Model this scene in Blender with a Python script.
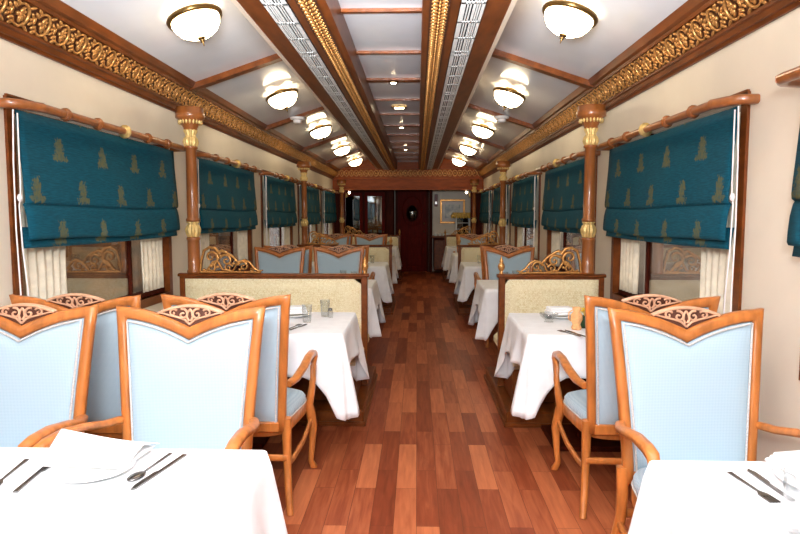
import bpy, math, random
from mathutils import Vector, Matrix
from math import sin, cos, pi, radians
random.seed(7)
for o in list(bpy.data.objects): bpy.data.objects.remove(o)
SC = bpy.context.scene
COL = SC.collection
# ------------------------------------------------------------------ camera, world, light, exposure
cd = bpy.data.cameras.new('camera'); cam = bpy.data.objects.new('camera', cd); COL.objects.link(cam)
cd.lens = 623.0 * 36 / 800; cd.sensor_width = 36; cd.sensor_fit = 'HORIZONTAL'; cd.clip_start = .02; cd.clip_end = 100
CH = 1.40
cam.location = (0, 0, CH)
cam.rotation_euler = (radians(90 - 4.7347), 0, radians(1.5669))
SC.camera = cam
SC.view_settings.view_transform = 'Standard'; SC.view_settings.look = 'None'
SC.view_settings.gamma = 1; SC.view_settings.use_curve_mapping = False
SC.view_settings.exposure = 0.55
W = bpy.data.worlds.new('world'); SC.world = W; W.use_nodes = True
W.node_tree.nodes['Background'].inputs[0].default_value = (.75, .85, 1, 1)
W.node_tree.nodes['Background'].inputs[1].default_value = 2.0

def area(name, loc, rot, sx, sy, power, col, spread=180):
    l = bpy.data.lights.new(name, 'AREA'); l.shape = 'RECTANGLE'; l.size = sx; l.size_y = sy; l.energy = power; l.color = col
    l.spread = radians(spread)
    o = bpy.data.objects.new(name, l); COL.objects.link(o); o.location = loc; o.rotation_euler = rot
    return o
area('flash_light', (-.1, -.6, 1.95), (radians(86), 0, 0), .5, .35, 60, (.94, .97, 1))
area('upward_flash_light', (-.2, .45, 1.72), (radians(128), 0, 0), .9, .3, 112, (.88, .94, 1), 84)
area('overhead_bounce_light', (-.2, .5, 2.38), (radians(14), 0, 0), 2.0, 2.8, 62, (.94, .97, 1))

# ------------------------------------------------------------------ materials
def L(r, g, b):
    f = lambda c: ((c/255+.055)/1.055)**2.4 if c/255 > .04045 else c/255/12.92
    return (f(r), f(g), f(b), 1)
MAT = {}
def newmat(n):
    m = bpy.data.materials.new(n); m.use_nodes = True; nt = m.node_tree
    return m, nt, nt.nodes['Principled BSDF']
def node(nt, t, **k):
    n = nt.nodes.new(t)
    for a, b in k.items():
        if a.startswith('i_'): n.inputs[int(a[2:])].default_value = b
        else: setattr(n, a, b)
    return n
def mth(nt, op, a, b=None, c=None):
    n = nt.nodes.new('ShaderNodeMath'); n.operation = op
    for i, v in enumerate((a, b, c)):
        if v is None: continue
        if isinstance(v, (int, float)): n.inputs[i].default_value = v
        else: nt.links.new(v, n.inputs[i])
    return n.outputs[0]
def ramp(nt, src, stops):
    r = nt.nodes.new('ShaderNodeValToRGB'); e = r.color_ramp.elements
    while len(e) < len(stops): e.new(.5)
    for el, (p, c) in zip(e, stops): el.position = p; el.color = c
    nt.links.new(src, r.inputs[0]); return r.outputs[0]
def simple(n, col, rough=.5, metal=0, spec=.5, noise=.06, scale=30, bump=0, coat=0, stretch=(1, 1, 1)):
    m, nt, p = newmat(n)
    tc = node(nt, 'ShaderNodeTexCoord'); mp = node(nt, 'ShaderNodeMapping'); mp.inputs['Scale'].default_value = stretch
    nz = node(nt, 'ShaderNodeTexNoise'); nz.inputs['Scale'].default_value = scale; nz.inputs['Detail'].default_value = 3
    nt.links.new(tc.outputs['Object'], mp.inputs[0]); nt.links.new(mp.outputs[0], nz.inputs['Vector'])
    lo = tuple(max(0, c*(1-noise*2)) for c in col[:3])+(1,); hi = tuple(min(1, c*(1+noise*2)) for c in col[:3])+(1,)
    nt.links.new(ramp(nt, nz.outputs[0], [(.3, lo), (.7, hi)]), p.inputs['Base Color'])
    p.inputs['Roughness'].default_value = rough; p.inputs['Metallic'].default_value = metal
    p.inputs['Specular IOR Level'].default_value = spec; p.inputs['Coat Weight'].default_value = coat
    p.inputs['Coat Roughness'].default_value = .08
    if bump:
        b = node(nt, 'ShaderNodeBump'); b.inputs['Strength'].default_value = bump; b.inputs['Distance'].default_value = .01
        nt.links.new(nz.outputs[0], b.inputs['Height']); nt.links.new(b.outputs[0], p.inputs['Normal'])
    MAT[n] = m; return m
simple('honey_wood', L(188, 112, 52), .32, noise=.13, scale=5, stretch=(6, 6, 1.2), coat=.1)
simple('brown_wood', L(112, 58, 22), .34, spec=.22, noise=.16, scale=4, stretch=(5, 1.2, 5))
simple('column_wood', L(150, 88, 42), .28, noise=.12, scale=4, stretch=(6, 6, 1), coat=.4)
simple('dark_wood', L(70, 24, 12), .5, spec=.05, noise=.15, scale=4, stretch=(5, 5, 1))
simple('header_wood', L(150, 74, 34), .45, spec=.12, noise=.12, scale=4, stretch=(1.2, 5, 5))
simple('mahogany', L(96, 20, 12), .5, spec=.05, noise=.15, scale=4, stretch=(6, 6, 1))
simple('crest_ground', L(84, 42, 22), .6, noise=.12, scale=60)
simple('carving_ground', L(70, 34, 14), .5, noise=.15, scale=40)
simple('gilt', L(204, 148, 84), .34, metal=.65, noise=.15, scale=60)
simple('pale_gilt', L(222, 190, 122), .42, metal=.35, noise=.1, scale=40)
simple('carved_ash', L(212, 162, 128), .55, noise=.08, scale=40)
simple('ceiling_panel', L(226, 228, 232), .16, noise=.02, scale=3, coat=.35)
simple('cream_trim', L(226, 208, 186), .35, noise=.02, scale=3)
simple('wall_cream', L(228, 217, 198), .42, noise=.025, scale=2.5, bump=.02)
simple('white_metal', L(228, 228, 224), .4, noise=.02)
simple('black_void', L(24, 26, 34), .8, noise=.02)
simple('brass', L(112, 86, 48), .28, metal=.9, noise=.1, scale=40)
simple('steel', L(120, 118, 116), .22, metal=1, noise=.05)
simple('china', L(246, 246, 244), .25, noise=.01)
simple('linen', L(247, 248, 250), .8, noise=.02, scale=14, bump=.12)
simple('napkin', L(250, 250, 250), .8, noise=.01, bump=.05)
simple('curtain', L(232, 222, 200), .85, noise=.06, scale=18)
simple('cord', L(245, 240, 240), .7, noise=.01)
simple('piping', L(205, 200, 196), .8, noise=.1, scale=200)
simple('plastic', L(232, 226, 222), .4, noise=.01)
simple('red_sign', L(120, 26, 22), .4, noise=.05)
simple('yellow', L(236, 190, 40), .5, noise=.15, scale=60)
simple('green', L(30, 66, 34), .5, noise=.2, scale=60)
simple('orange_cloth', L(240, 176, 118), .7, noise=.1, scale=60)
simple('mirror', L(150, 160, 165), .03, metal=1, noise=.02)
simple('fringe', L(226, 180, 80), .6, noise=.2, scale=80)

def weave(n, c1, c2, sc, rough=.85):
    m, nt, p = newmat(n)
    tc = node(nt, 'ShaderNodeTexCoord'); sep = node(nt, 'ShaderNodeSeparateXYZ'); nt.links.new(tc.outputs['Object'], sep.inputs[0])
    a = mth(nt, 'SINE', mth(nt, 'MULTIPLY', mth(nt, 'ADD', sep.outputs[0], sep.outputs[2]), sc))
    b = mth(nt, 'SINE', mth(nt, 'MULTIPLY', mth(nt, 'SUBTRACT', sep.outputs[0], sep.outputs[2]), sc))
    v = mth(nt, 'MULTIPLY_ADD', mth(nt, 'MULTIPLY', a, b), .5, .5)
    nt.links.new(ramp(nt, v, [(.35, c1), (.75, c2)]), p.inputs['Base Color'])
    p.inputs['Roughness'].default_value = rough; p.inputs['Sheen Weight'].default_value = .2
    MAT[n] = m
weave('blue_fabric', L(182, 201, 211), L(158, 184, 200), 560)

def damask():
    m, nt, p = newmat('damask')
    tc = node(nt, 'ShaderNodeTexCoord'); mp = node(nt, 'ShaderNodeMapping'); mp.inputs['Scale'].default_value = (22, 22, 15)
    nt.links.new(tc.outputs['Object'], mp.inputs[0])
    v = node(nt, 'ShaderNodeTexVoronoi', feature='F1'); v.inputs['Randomness'].default_value = .35
    nt.links.new(mp.outputs[0], v.inputs['Vector'])
    w = mth(nt, 'SINE', mth(nt, 'MULTIPLY', v.outputs['Distance'], 17))
    nz = node(nt, 'ShaderNodeTexNoise'); nz.inputs['Scale'].default_value = 60; nt.links.new(tc.outputs['Object'], nz.inputs['Vector'])
    s = mth(nt, 'MULTIPLY_ADD', w, .3, nz.outputs[0])
    nt.links.new(ramp(nt, s, [(.35, L(216, 198, 148)), (.6, L(242, 232, 200))]), p.inputs['Base Color'])
    p.inputs['Roughness'].default_value = .75; MAT['damask'] = m
damask()

def teal():
    m, nt, p = newmat('teal_fabric')
    tc = node(nt, 'ShaderNodeTexCoord'); sep = node(nt, 'ShaderNodeSeparateXYZ'); nt.links.new(tc.outputs['Object'], sep.inputs[0])
    y, z = sep.outputs[1], sep.outputs[2]
    zz = mth(nt, 'DIVIDE', mth(nt, 'ADD', z, .045), .215)
    row = mth(nt, 'FLOOR', zz); fz = mth(nt, 'SUBTRACT', mth(nt, 'SUBTRACT', zz, row), .5)
    par = mth(nt, 'FRACT', mth(nt, 'MULTIPLY', row, .45))
    yy = mth(nt, 'ADD', mth(nt, 'DIVIDE', y, .43), par)
    fy = mth(nt, 'ABSOLUTE', mth(nt, 'SUBTRACT', mth(nt, 'FRACT', mth(nt, 'ADD', yy, 40)), .5))
    ym = mth(nt, 'MULTIPLY', fy, .43); zm = mth(nt, 'MULTIPLY', fz, .215)
    foot = mth(nt, 'LESS_THAN', zm, -.028); head = mth(nt, 'GREATER_THAN', zm, .038)
    wd = mth(nt, 'SUBTRACT', mth(nt, 'MULTIPLY_ADD', foot, .024, .040), mth(nt, 'MULTIPLY', head, .012))      # wide foot, narrow head
    inx = mth(nt, 'MULTIPLY', mth(nt, 'SUBTRACT', wd, ym), 90)
    inz = mth(nt, 'MULTIPLY', mth(nt, 'SUBTRACT', .062, mth(nt, 'ABSOLUTE', zm)), 120)
    ms = mth(nt, 'MINIMUM', inx, inz)
    nz = node(nt, 'ShaderNodeTexNoise'); nz.inputs['Scale'].default_value = 60; nz.inputs['Detail'].default_value = 4
    nt.links.new(tc.outputs['Object'], nz.inputs['Vector'])
    ms = mth(nt, 'ADD', ms, mth(nt, 'MULTIPLY_ADD', nz.outputs[0], 9, -4.6))
    n = node(nt, 'ShaderNodeClamp'); nt.links.new(ms, n.inputs[0])
    nz2 = node(nt, 'ShaderNodeTexNoise'); nz2.inputs['Scale'].default_value = 120
    mp = node(nt, 'ShaderNodeMapping'); mp.inputs['Scale'].default_value = (1, .15, 2)
    nt.links.new(tc.outputs['Object'], mp.inputs[0]); nt.links.new(mp.outputs[0], nz2.inputs['Vector'])
    base = ramp(nt, nz2.outputs[0], [(.3, L(0, 66, 84)), (.7, L(2, 86, 106))])
    mx = node(nt, 'ShaderNodeMix', data_type='RGBA'); nt.links.new(mth(nt, 'MULTIPLY', n.outputs[0], mth(nt, 'MULTIPLY_ADD', nz.outputs[0], 1.1, .02)), mx.inputs[0])
    nt.links.new(base, mx.inputs[6]); mx.inputs[7].default_value = L(116, 108, 52)
    nt.links.new(mx.outputs[2], p.inputs['Base Color']); p.inputs['Roughness'].default_value = .8
    p.inputs['Specular IOR Level'].default_value = .25
    MAT['teal_fabric'] = m
teal()

def floor_mat():
    m, nt, p = newmat('laminate')
    tc = node(nt, 'ShaderNodeTexCoord'); mp = node(nt, 'ShaderNodeMapping'); mp.inputs['Rotation'].default_value = (0, 0, radians(90))
    nt.links.new(tc.outputs['Object'], mp.inputs[0])
    b = node(nt, 'ShaderNodeTexBrick'); nt.links.new(mp.outputs[0], b.inputs['Vector'])
    b.offset = .37; b.offset_frequency = 2; b.squash = 1
    for k, v in {'Scale': 1, 'Mortar Size': .0012, 'Mortar Smooth': .1, 'Bias': 0, 'Brick Width': .62, 'Row Height': .105}.items(): b.inputs[k].default_value = v
    b.inputs['Color1'].default_value = (0, 0, 0, 1); b.inputs['Color2'].default_value = (1, 1, 1, 1); b.inputs['Mortar'].default_value = (0, 0, 0, 1)
    mp2 = node(nt, 'ShaderNodeMapping'); mp2.inputs['Scale'].default_value = (26, 2.2, 1); nt.links.new(tc.outputs['Object'], mp2.inputs[0])
    ofs = node(nt, 'ShaderNodeVectorMath', operation='ADD'); nt.links.new(mp2.outputs[0], ofs.inputs[0])
    sc = node(nt, 'ShaderNodeVectorMath', operation='SCALE'); nt.links.new(b.outputs['Color'], sc.inputs[0]); sc.inputs['Scale'].default_value = 9
    nt.links.new(sc.outputs[0], ofs.inputs[1])
    nz = node(nt, 'ShaderNodeTexNoise'); nz.inputs['Scale'].default_value = 1.6; nz.inputs['Detail'].default_value = 5; nz.inputs['Distortion'].default_value = .6
    nt.links.new(ofs.outputs[0], nz.inputs['Vector'])
    bw = node(nt, 'ShaderNodeRGBToBW'); nt.links.new(b.outputs['Color'], bw.inputs[0])
    v = mth(nt, 'ADD', mth(nt, 'MULTIPLY', bw.outputs[0], .5), mth(nt, 'MULTIPLY', nz.outputs[0], .55))
    c = ramp(nt, v, [(.10, L(98, 38, 20)), (.42, L(140, 66, 38)), (.85, L(196, 114, 72))])
    mx = node(nt, 'ShaderNodeMix', data_type='RGBA'); nt.links.new(b.outputs['Fac'], mx.inputs[0]); nt.links.new(c, mx.inputs[6]); mx.inputs[7].default_value = L(96, 46, 28)
    nt.links.new(mx.outputs[2], p.inputs['Base Color']); p.inputs['Roughness'].default_value = .42; p.inputs['Specular IOR Level'].default_value = .2
    MAT['laminate'] = m
floor_mat()

def glassmat(n, tint, refl, rough=0.0):
    m = bpy.data.materials.new(n); m.use_nodes = True; nt = m.node_tree; nt.nodes.clear()
    out = node(nt, 'ShaderNodeOutputMaterial'); t = node(nt, 'ShaderNodeBsdfTransparent'); t.inputs[0].default_value = tint
    g = node(nt, 'ShaderNodeBsdfGlossy'); g.inputs['Roughness'].default_value = rough
    lw = node(nt, 'ShaderNodeLayerWeight'); lw.inputs[0].default_value = .5
    fac = mth(nt, 'MULTIPLY_ADD', mth(nt, 'POWER', lw.outputs['Facing'], 3), .8, refl)
    mx = node(nt, 'ShaderNodeMixShader'); nt.links.new(fac, mx.inputs[0]); nt.links.new(t.outputs[0], mx.inputs[1]); nt.links.new(g.outputs[0], mx.inputs[2])
    nt.links.new(mx.outputs[0], out.inputs[0]); MAT[n] = m
glassmat('window_glass', (.62, .56, .50, 1), .14)
glassmat('clear_glass', (.93, .94, .94, 1), .05)
def emit(n, col, s):
    m, nt, p = newmat(n)
    tc = node(nt, 'ShaderNodeTexCoord'); nz = node(nt, 'ShaderNodeTexNoise'); nz.inputs['Scale'].default_value = 9
    nt.links.new(tc.outputs['Object'], nz.inputs['Vector'])
    nt.links.new(ramp(nt, nz.outputs[0], [(.3, tuple(c*.8 for c in col[:3])+(1,)), (.7, col)]), p.inputs['Emission Color'])
    p.inputs['Base Color'].default_value = (.9, .85, .7, 1)
    p.inputs['Emission Strength'].default_value = s; p.inputs['Roughness'].default_value = .3; MAT[n] = m
emit('lamp_glass', (1, .80, .50, 1), 13)
emit('small_light', (1, .8, .5, 1), 25)
def outside(n, c1, c2, c3):
    m, nt, p = newmat(n)
    tc = node(nt, 'ShaderNodeTexCoord'); mp = node(nt, 'ShaderNodeMapping'); mp.inputs['Scale'].default_value = (1, .5, 2.2)
    nz = node(nt, 'ShaderNodeTexNoise'); nz.inputs['Scale'].default_value = 1.3; nz.inputs['Detail'].default_value = 3
    nt.links.new(tc.outputs['Object'], mp.inputs[0]); nt.links.new(mp.outputs[0], nz.inputs['Vector'])
    nt.links.new(ramp(nt, nz.outputs[0], [(.35, c1), (.5, c2), (.65, c3)]), p.inputs['Base Color']); p.inputs['Roughness'].default_value = .9
    MAT[n] = m
outside('platform_dark', L(84, 66, 48), L(150, 104, 60), L(104, 92, 74))
outside('platform_light', L(150, 140, 132), L(190, 178, 166), L(214, 204, 192))
def picture_mat():
    m, nt, p = newmat('watercolour')
    tc = node(nt, 'ShaderNodeTexCoord'); nz = node(nt, 'ShaderNodeTexNoise'); nz.inputs['Scale'].default_value = 7; nz.inputs['Detail'].default_value = 5
    nt.links.new(tc.outputs['Object'], nz.inputs['Vector'])
    nt.links.new(ramp(nt, nz.outputs[0], [(.35, L(120, 130, 130)), (.5, L(186, 188, 180)), (.62, L(224, 220, 204))]), p.inputs['Base Color']); p.inputs['Roughness'].default_value = .3
    MAT['watercolour'] = m
picture_mat()

# ------------------------------------------------------------------ mesh builder
class MB:
    def __init__(s): s.v = []; s.f = []; s.sm = []
    def add(s, vs, fs, smooth=True):
        n = len(s.v); s.v += [tuple(p) for p in vs]; s.f += [tuple(i+n for i in f) for f in fs]; s.sm += [smooth]*len(fs); return s
    def box(s, x0, y0, z0, x1, y1, z1, bev=0):
        if bev <= 0:
            vs = [(x, y, z) for x in (x0, x1) for y in (y0, y1) for z in (z0, z1)]
            return s.add(vs, [(0, 1, 3, 2), (4, 6, 7, 5), (0, 4, 5, 1), (2, 3, 7, 6), (0, 2, 6, 4), (1, 5, 7, 3)], False)
        b = bev; vs = []; idx = {}
        for i, (x, dx) in enumerate(((x0, b), (x1, -b))):
            for j, (y, dy) in enumerate(((y0, b), (y1, -b))):
                for k, (z, dz) in enumerate(((z0, b), (z1, -b))):
                    for a, p in enumerate(((x, y+dy, z+dz), (x+dx, y, z+dz), (x+dx, y+dy, z))):
                        idx[(i, j, k, a)] = len(vs); vs.append(p)
        F = []
        for a in range(3):
            for t in (0, 1):
                o = [(0, 0), (0, 1), (1, 1), (1, 0)]
                q = []
                for (m, n) in o:
                    c = [0, 0, 0]; c[a] = t; oth = [i for i in range(3) if i != a]; c[oth[0]] = m; c[oth[1]] = n
                    q.append(idx[(c[0], c[1], c[2], a)])
                F.append(q if (t ^ (a == 1)) else q[::-1])
        for a in range(3):
            oth = [i for i in range(3) if i != a]
            for m in (0, 1):
                for n in (0, 1):
                    q = []
                    for (t, w) in ((0, oth[0]), (1, oth[0]), (1, oth[1]), (0, oth[1])):
                        c = [0, 0, 0]; c[a] = t; c[oth[0]] = m; c[oth[1]] = n; q.append(idx[(c[0], c[1], c[2], w)])
                    F.append(q)
        for i in (0, 1):
            for j in (0, 1):
                for k in (0, 1): F.append([idx[(i, j, k, a)] for a in range(3)])
        return s.add(vs, F, False)
    def sweep(s, path, sizes, up=(0, 0, 1), seg=8, sq=2.6, closed=False, cap=True):
        P = [Vector(p) for p in path]; n = len(P)
        if not isinstance(sizes, list): sizes = [sizes]*n
        sizes = [(a, a) if not isinstance(a, tuple) else a for a in sizes]
        up = Vector(up); vs = []; last = None
        for i in range(n):
            if closed: t = P[(i+1) % n]-P[i-1]
            else: t = P[min(i+1, n-1)]-P[max(i-1, 0)]
            t.normalize(); side = up.cross(t)
            if side.length < .12: side = last if last else Vector((1, 0, 0)).cross(t)
            side.normalize()
            if last and side.dot(last) < 0: side = -side
            last = side; nn = t.cross(side)
            w, h = sizes[i]
            for k in range(seg):
                a = 2*pi*(k+.5)/seg; c, d = cos(a), sin(a)
                c2 = math.copysign(abs(c)**(2/sq), c); d2 = math.copysign(abs(d)**(2/sq), d)
                vs.append(P[i]+side*c2*w+nn*d2*h)
        F = []
        for i in range(n if closed else n-1):
            j = (i+1) % n
            for k in range(seg): F.append((i*seg+k, i*seg+(k+1) % seg, j*seg+(k+1) % seg, j*seg+k))
        s.add(vs, F)
        if cap and not closed: s.add(vs[:seg], [tuple(range(seg))[::-1]], False); s.add(vs[-seg:], [tuple(range(seg))], False)
        return s
    def tube(s, path, r, seg=8, **k): return s.sweep(path, r, seg=seg, sq=2, **k)
    def lathe(s, prof, seg=20, c=(0, 0, 0), flute=0, axis='z', lobes=0):
        vs = []; 
        for r, z in prof:
            for k in range(seg):
                a = 2*pi*k/seg; rr = r*(1+flute*(abs(cos(a*lobes/2))-.6 if lobes else (1 if k % 2 else -1)))
                x, y = rr*cos(a), rr*sin(a)
                vs.append((c[0]+x, c[1]+y, c[2]+z) if axis == 'z' else (c[0]+z, c[1]+x, c[2]+y))
        F = [(i*seg+k, i*seg+(k+1) % seg, (i+1)*seg+(k+1) % seg, (i+1)*seg+k) for i in range(len(prof)-1) for k in range(seg)]
        F.append(tuple(range(seg))[::-1]); F.append(tuple((len(prof)-1)*seg+k for k in range(seg)))
        return s.add(vs, F)
    def ell(s, c, r, rot=None, seg=7, rings=4):
        M = rot or Matrix.Identity(3); vs = []; c = Vector(c)
        for i in range(1, rings):
            t = pi*i/rings
            for k in range(seg):
                a = 2*pi*k/seg; vs.append(c+M @ Vector((r[0]*sin(t)*cos(a), r[1]*sin(t)*sin(a), r[2]*cos(t))))
        n = len(vs); vs += [c+M @ Vector((0, 0, r[2])), c+M @ Vector((0, 0, -r[2]))]
        F = [(i*seg+k, (i+1)*seg+k, (i+1)*seg+(k+1) % seg, i*seg+(k+1) % seg) for i in range(rings-2) for k in range(seg)]
        F += [(n, k, (k+1) % seg) for k in range(seg)] + [(n+1, (rings-2)*seg+(k+1) % seg, (rings-2)*seg+k) for k in range(seg)]
        return s.add(vs, F)
    def grid(s, fn, nu, nv, closed_u=False):
        vs = [fn(i/nu, j/nv) for j in range(nv+1) for i in range(nu+1)]
        return s.add(vs, [(j*(nu+1)+i, j*(nu+1)+i+1, (j+1)*(nu+1)+i+1, (j+1)*(nu+1)+i) for j in range(nv) for i in range(nu)])
    def prism(s, poly, axis, a0, a1):
        n = len(poly)
        def P(p, a): return (a, p[0], p[1]) if axis == 'x' else (p[0], a, p[1]) if axis == 'y' else (p[0], p[1], a)
        vs = [P(p, a0) for p in poly]+[P(p, a1) for p in poly]
        F = [(i, (i+1) % n, n+(i+1) % n, n+i) for i in range(n)]+[tuple(range(n))[::-1], tuple(range(n, 2*n))]
        return s.add(vs, F, False)
    def build(s, name, mat, parent=None, mods=None, loc=None):
        me = bpy.data.meshes.new(name); me.from_pydata(s.v, [], s.f); me.validate(); me.polygons.foreach_set('use_smooth', (s.sm+[False]*len(me.polygons))[:len(me.polygons)])
        import bmesh
        bm = bmesh.new(); bm.from_mesh(me); bmesh.ops.recalc_face_normals(bm, faces=bm.faces); bm.to_mesh(me); bm.free()
        me.materials.append(MAT[mat]); o = bpy.data.objects.new(name, me); COL.objects.link(o)
        if parent: o.parent = parent
        if loc: o.location = loc
        for t, kw in (mods or []):
            md = o.modifiers.new(t, t)
            for a, b in kw.items(): setattr(md, a, b)
        return o
def tag(o, label, cat, group=None, kind=None):
    if label: o['label'] = label
    if cat: o['category'] = cat
    if group: o['group'] = group
    if kind: o['kind'] = kind
    return o
def thing(name, label, cat, loc=(0, 0, 0), rz=0, group=None):
    o = bpy.data.objects.new(name, None); COL.objects.link(o); o.location = loc; o.rotation_euler = (0, 0, rz); o.empty_display_size = .1
    return tag(o, label, cat, group)
def struct(o, label=None): o['kind'] = 'structure'; return o if not label else tag(o, label, None)
def dup(root, loc, label, rz=None, scale=None):
    def rec(o, par):
        c = o.copy(); COL.objects.link(c)
        if par: c.parent = par
        for ch in KIDS.get(o.name, []): rec(ch, c)
        return c
    r = rec(root, None); r.location = loc; r['label'] = label
    if rz is not None: r.rotation_euler = (0, 0, rz)
    if scale: r.scale = scale
    return r
KIDS = {}
def freeze():
    KIDS.clear()
    for o in bpy.data.objects:
        if o.parent: KIDS.setdefault(o.parent.name, []).append(o)
def spiral(c, r0, r1, a0, turns, n=18, d=1):
    return [(c[0]+(r0+(r1-r0)*(i/n)**.8)*cos(a0+d*2*pi*turns*i/n), c[1]+(r0+(r1-r0)*(i/n)**.8)*sin(a0+d*2*pi*turns*i/n)) for i in range(n+1)]

# ------------------------------------------------------------------ setting
XC = -.21; WL, WR = XC-1.69, XC+1.69
Y0, Y1 = -1.7, 15.6
BAY = 4.68
YEND = 3*BAY
struct(MB().box(WL-.1, Y0, -.06, WR+.1, Y1+.1, 0).build('floor', 'laminate'))
WC = [3.80+2.35*i for i in range(-2, 5)]            # window centres
ZB, ZT = .82, 1.93
def sidewall(name, x0, x1):
    m = MB(); m.box(x0, Y0, 0, x1, Y1, ZB); m.box(x0, Y0, ZT, x1, Y1, 2.5)
    e = Y0
    for c in WC: m.box(x0, e, ZB, x1, c-.93, ZT); e = c+.93
    m.box(x0, e, ZB, x1, Y1, ZT)
    return struct(m.build(name, 'wall_cream'))
sidewall('wall_left', WL-.09, WL); sidewall('wall_right', WR, WR+.09)
struct(MB().box(WL-.09, Y0-.08, 0, WR+.09, Y0, 2.8).build('wall_rear', 'wall_cream'))
struct(MB().box(WL-.09, Y1, 0, WR+.09, Y1+.08, 2.8).build('wall_end', 'wall_cream'))
# ceiling: two sloping glossy side fields, a flat centre field plus unseen roof and side boxes added to block world light
def o2(s, o): return XC+s*o
m = MB()
for s in (-1, 1):
    m.prism([(o2(s, 1.56), 2.422), (o2(s, .60), 2.742), (o2(s, .60), 2.77), (o2(s, 1.56), 2.45)], 'y', Y0, YEND)
m.box(XC-.26, Y0, 2.60, XC+.26, YEND, 2.63)
m.box(WL-.1, Y0-.1, 2.82, WR+.1, Y1+.1, 2.86)
for s in (-1, 1): m.box(min(o2(s, 1.74), o2(s, 1.53)), Y0, 2.44, max(o2(s, 1.74), o2(s, 1.53)), Y1, 2.82)
ceil = struct(m.build('ceiling', 'ceiling_panel'))
SLOPE = (2.742-2.422)/.96
def cz(o): return 2.422+(1.56-o)*SLOPE
for i in range(-1, 5):
    yb = 4.95+2.34*i
    for s in (-1, 1):
        m = MB(); pts = []
        m.prism([(o2(s, 1.56), cz(1.56)+.003), (o2(s, .62), cz(.62)+.003), (o2(s, .62), cz(.62)-.045), (o2(s, 1.56), cz(1.56)-.045)], 'y', yb-.042, yb+.042)
        m.build('ceiling_batten', 'brown_wood', ceil)
for i in range(-3, 12):
    yb = 3.74+.936*i
    wide = i in (-1, 2, 5, 8)
    MB().box(XC-.24, yb-(.05 if wide else .016), 2.580, XC+.24, yb+(.05 if wide else .016), 2.601).build('ceiling_batten', 'brown_wood', ceil)
tn = [0]
def trim(m, mat, label=None):
    tn[0] += 1; return struct(m.build('trim_%d' % tn[0], mat), label)
# centre beams
for s in (-1, 1):
    m = MB(); m.prism([(o2(s, o), z) for o, z in ((.665, 2.436), (.545, 2.43), (.545, 2.445), (.415, 2.445), (.415, 2.425), (.375, 2.422), (.345, 2.41), (.29, 2.41), (.262, 2.422), (.25, 2.43), (.235, 2.438), (.235, 2.61), (.3, 2.78), (.665, 2.78))], 'y', Y0, YEND)
    trim(m, 'brown_wood', 'long brown wooden ceiling beam')
    m = MB(); m.box(min(o2(s, .665), o2(s, .69)), Y0, 2.432, max(o2(s, .665), o2(s, .69)), YEND, 2.76)
    trim(m, 'cream_trim')
    MB().box(o2(s, .318)-.05, Y0, 2.4085, o2(s, .318)+.05, YEND, 2.4105).build('band_ground', 'carving_ground', bpy.data.objects['trim_%d' % (tn[0]-1)])
    # gilt leaf chain on the beam
    m = MB(); y = 1.2
    while y < YEND:
        x = o2(s, .318)
        for d in (-1, 1):
            m.ell((x+d*.020, y, 2.405), (.008, .022, .010), Matrix.Rotation(d*.7, 3, 'Z'), 6, 4)
            m.ell((x+d*.036, y+.026, 2.41), (.006, .011, .008), Matrix.Rotation(-d*.6, 3, 'Z'), 5, 3)
        m.ell((x, y+.022, 2.404), (.006, .012, .010), None, 6, 4)
        y += .052 if y < 8 else .06
    trim(m, 'gilt', 'gilded leaf chain carved along the ceiling beam')
# cornices
prof = [(1.70, 2.205), (1.675, 2.205), (1.668, 2.22), (1.655, 2.222), (1.648, 2.245), (1.635, 2.25), (1.632, 2.262), (1.645, 2.268), (1.585, 2.375), (1.567, 2.372), (1.56, 2.39), (1.535, 2.395), (1.52, 2.43), (1.515, 2.44), (1.515, 2.47), (1.70, 2.47)]
for s in (-1, 1):
    trim(MB().prism([(o2(s, o), z) for o, z in prof], 'y', Y0, YEND+.02), 'brown_wood', 'moulded brown wooden cornice along the side wall')
A = Vector((1.641, 2.268)); B = Vector((1.583, 2.374)); D = (B-A); DL = D.length; D.normalize(); N = Vector((-D.y, D.x))   # N points down-inwards
def fr(s, y, u, h):      # u across 0..DL, h height off ground
    p = A+D*u+N*h; return Vector((o2(s, p.x), y, p.y))
def frieze_motif(m, s, y):
    ax = Vector((0, 1, 0)); c0 = fr(s, 0, 0, 0); dv = (fr(s, 0, 1, 0)-c0); nv = (fr(s, 0, 0, 1)-c0)
    B3 = Matrix((ax, dv, nv)).transposed()
    def petal(yy, u, h, a, l, w):
        m.ell(fr(s, y+yy, u, h), (l*1.15, w*1.25, w), B3 @ Matrix.Rotation(a, 3, 'Z'), 6, 4)
    R = .048; cu = DL*.5
    pts = [(R*cos(a)*1.05, cu+R*1.12*sin(a)) for a in [radians(t) for t in range(-150, 151, 25)]]
    m.sweep([fr(s, y+a, b, .008) for a, b in pts], [.003+.0065*sin(pi*(i+.6)/13) for i in range(13)], up=nv, seg=5, sq=2)
    for k in range(-2, 3):
        a = k*.55; petal(-.012+.022*cos(a), cu+.026*sin(a), .009, a, .02, .008)
    petal(-.026, cu, .012, 0, .012, .010)
    yy = .098
    for k in (-1, 0, 1):
        petal(yy+(.008 if k else 0), cu+k*.030, .009, k*1.0+pi/2, .019, .008)
        petal(yy-.020, cu+k*.020, .008, -k*.8, .015, .007)
    for d in (-1, 1):
        petal(.062, cu+d*.052, .007, d*.5, .022, .007); petal(yy+.026, cu+d*.050, .007, -d*.7, .018, .006)
        petal(-.050, cu+d*.05, .007, -d*.8, .016, .006)
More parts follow.
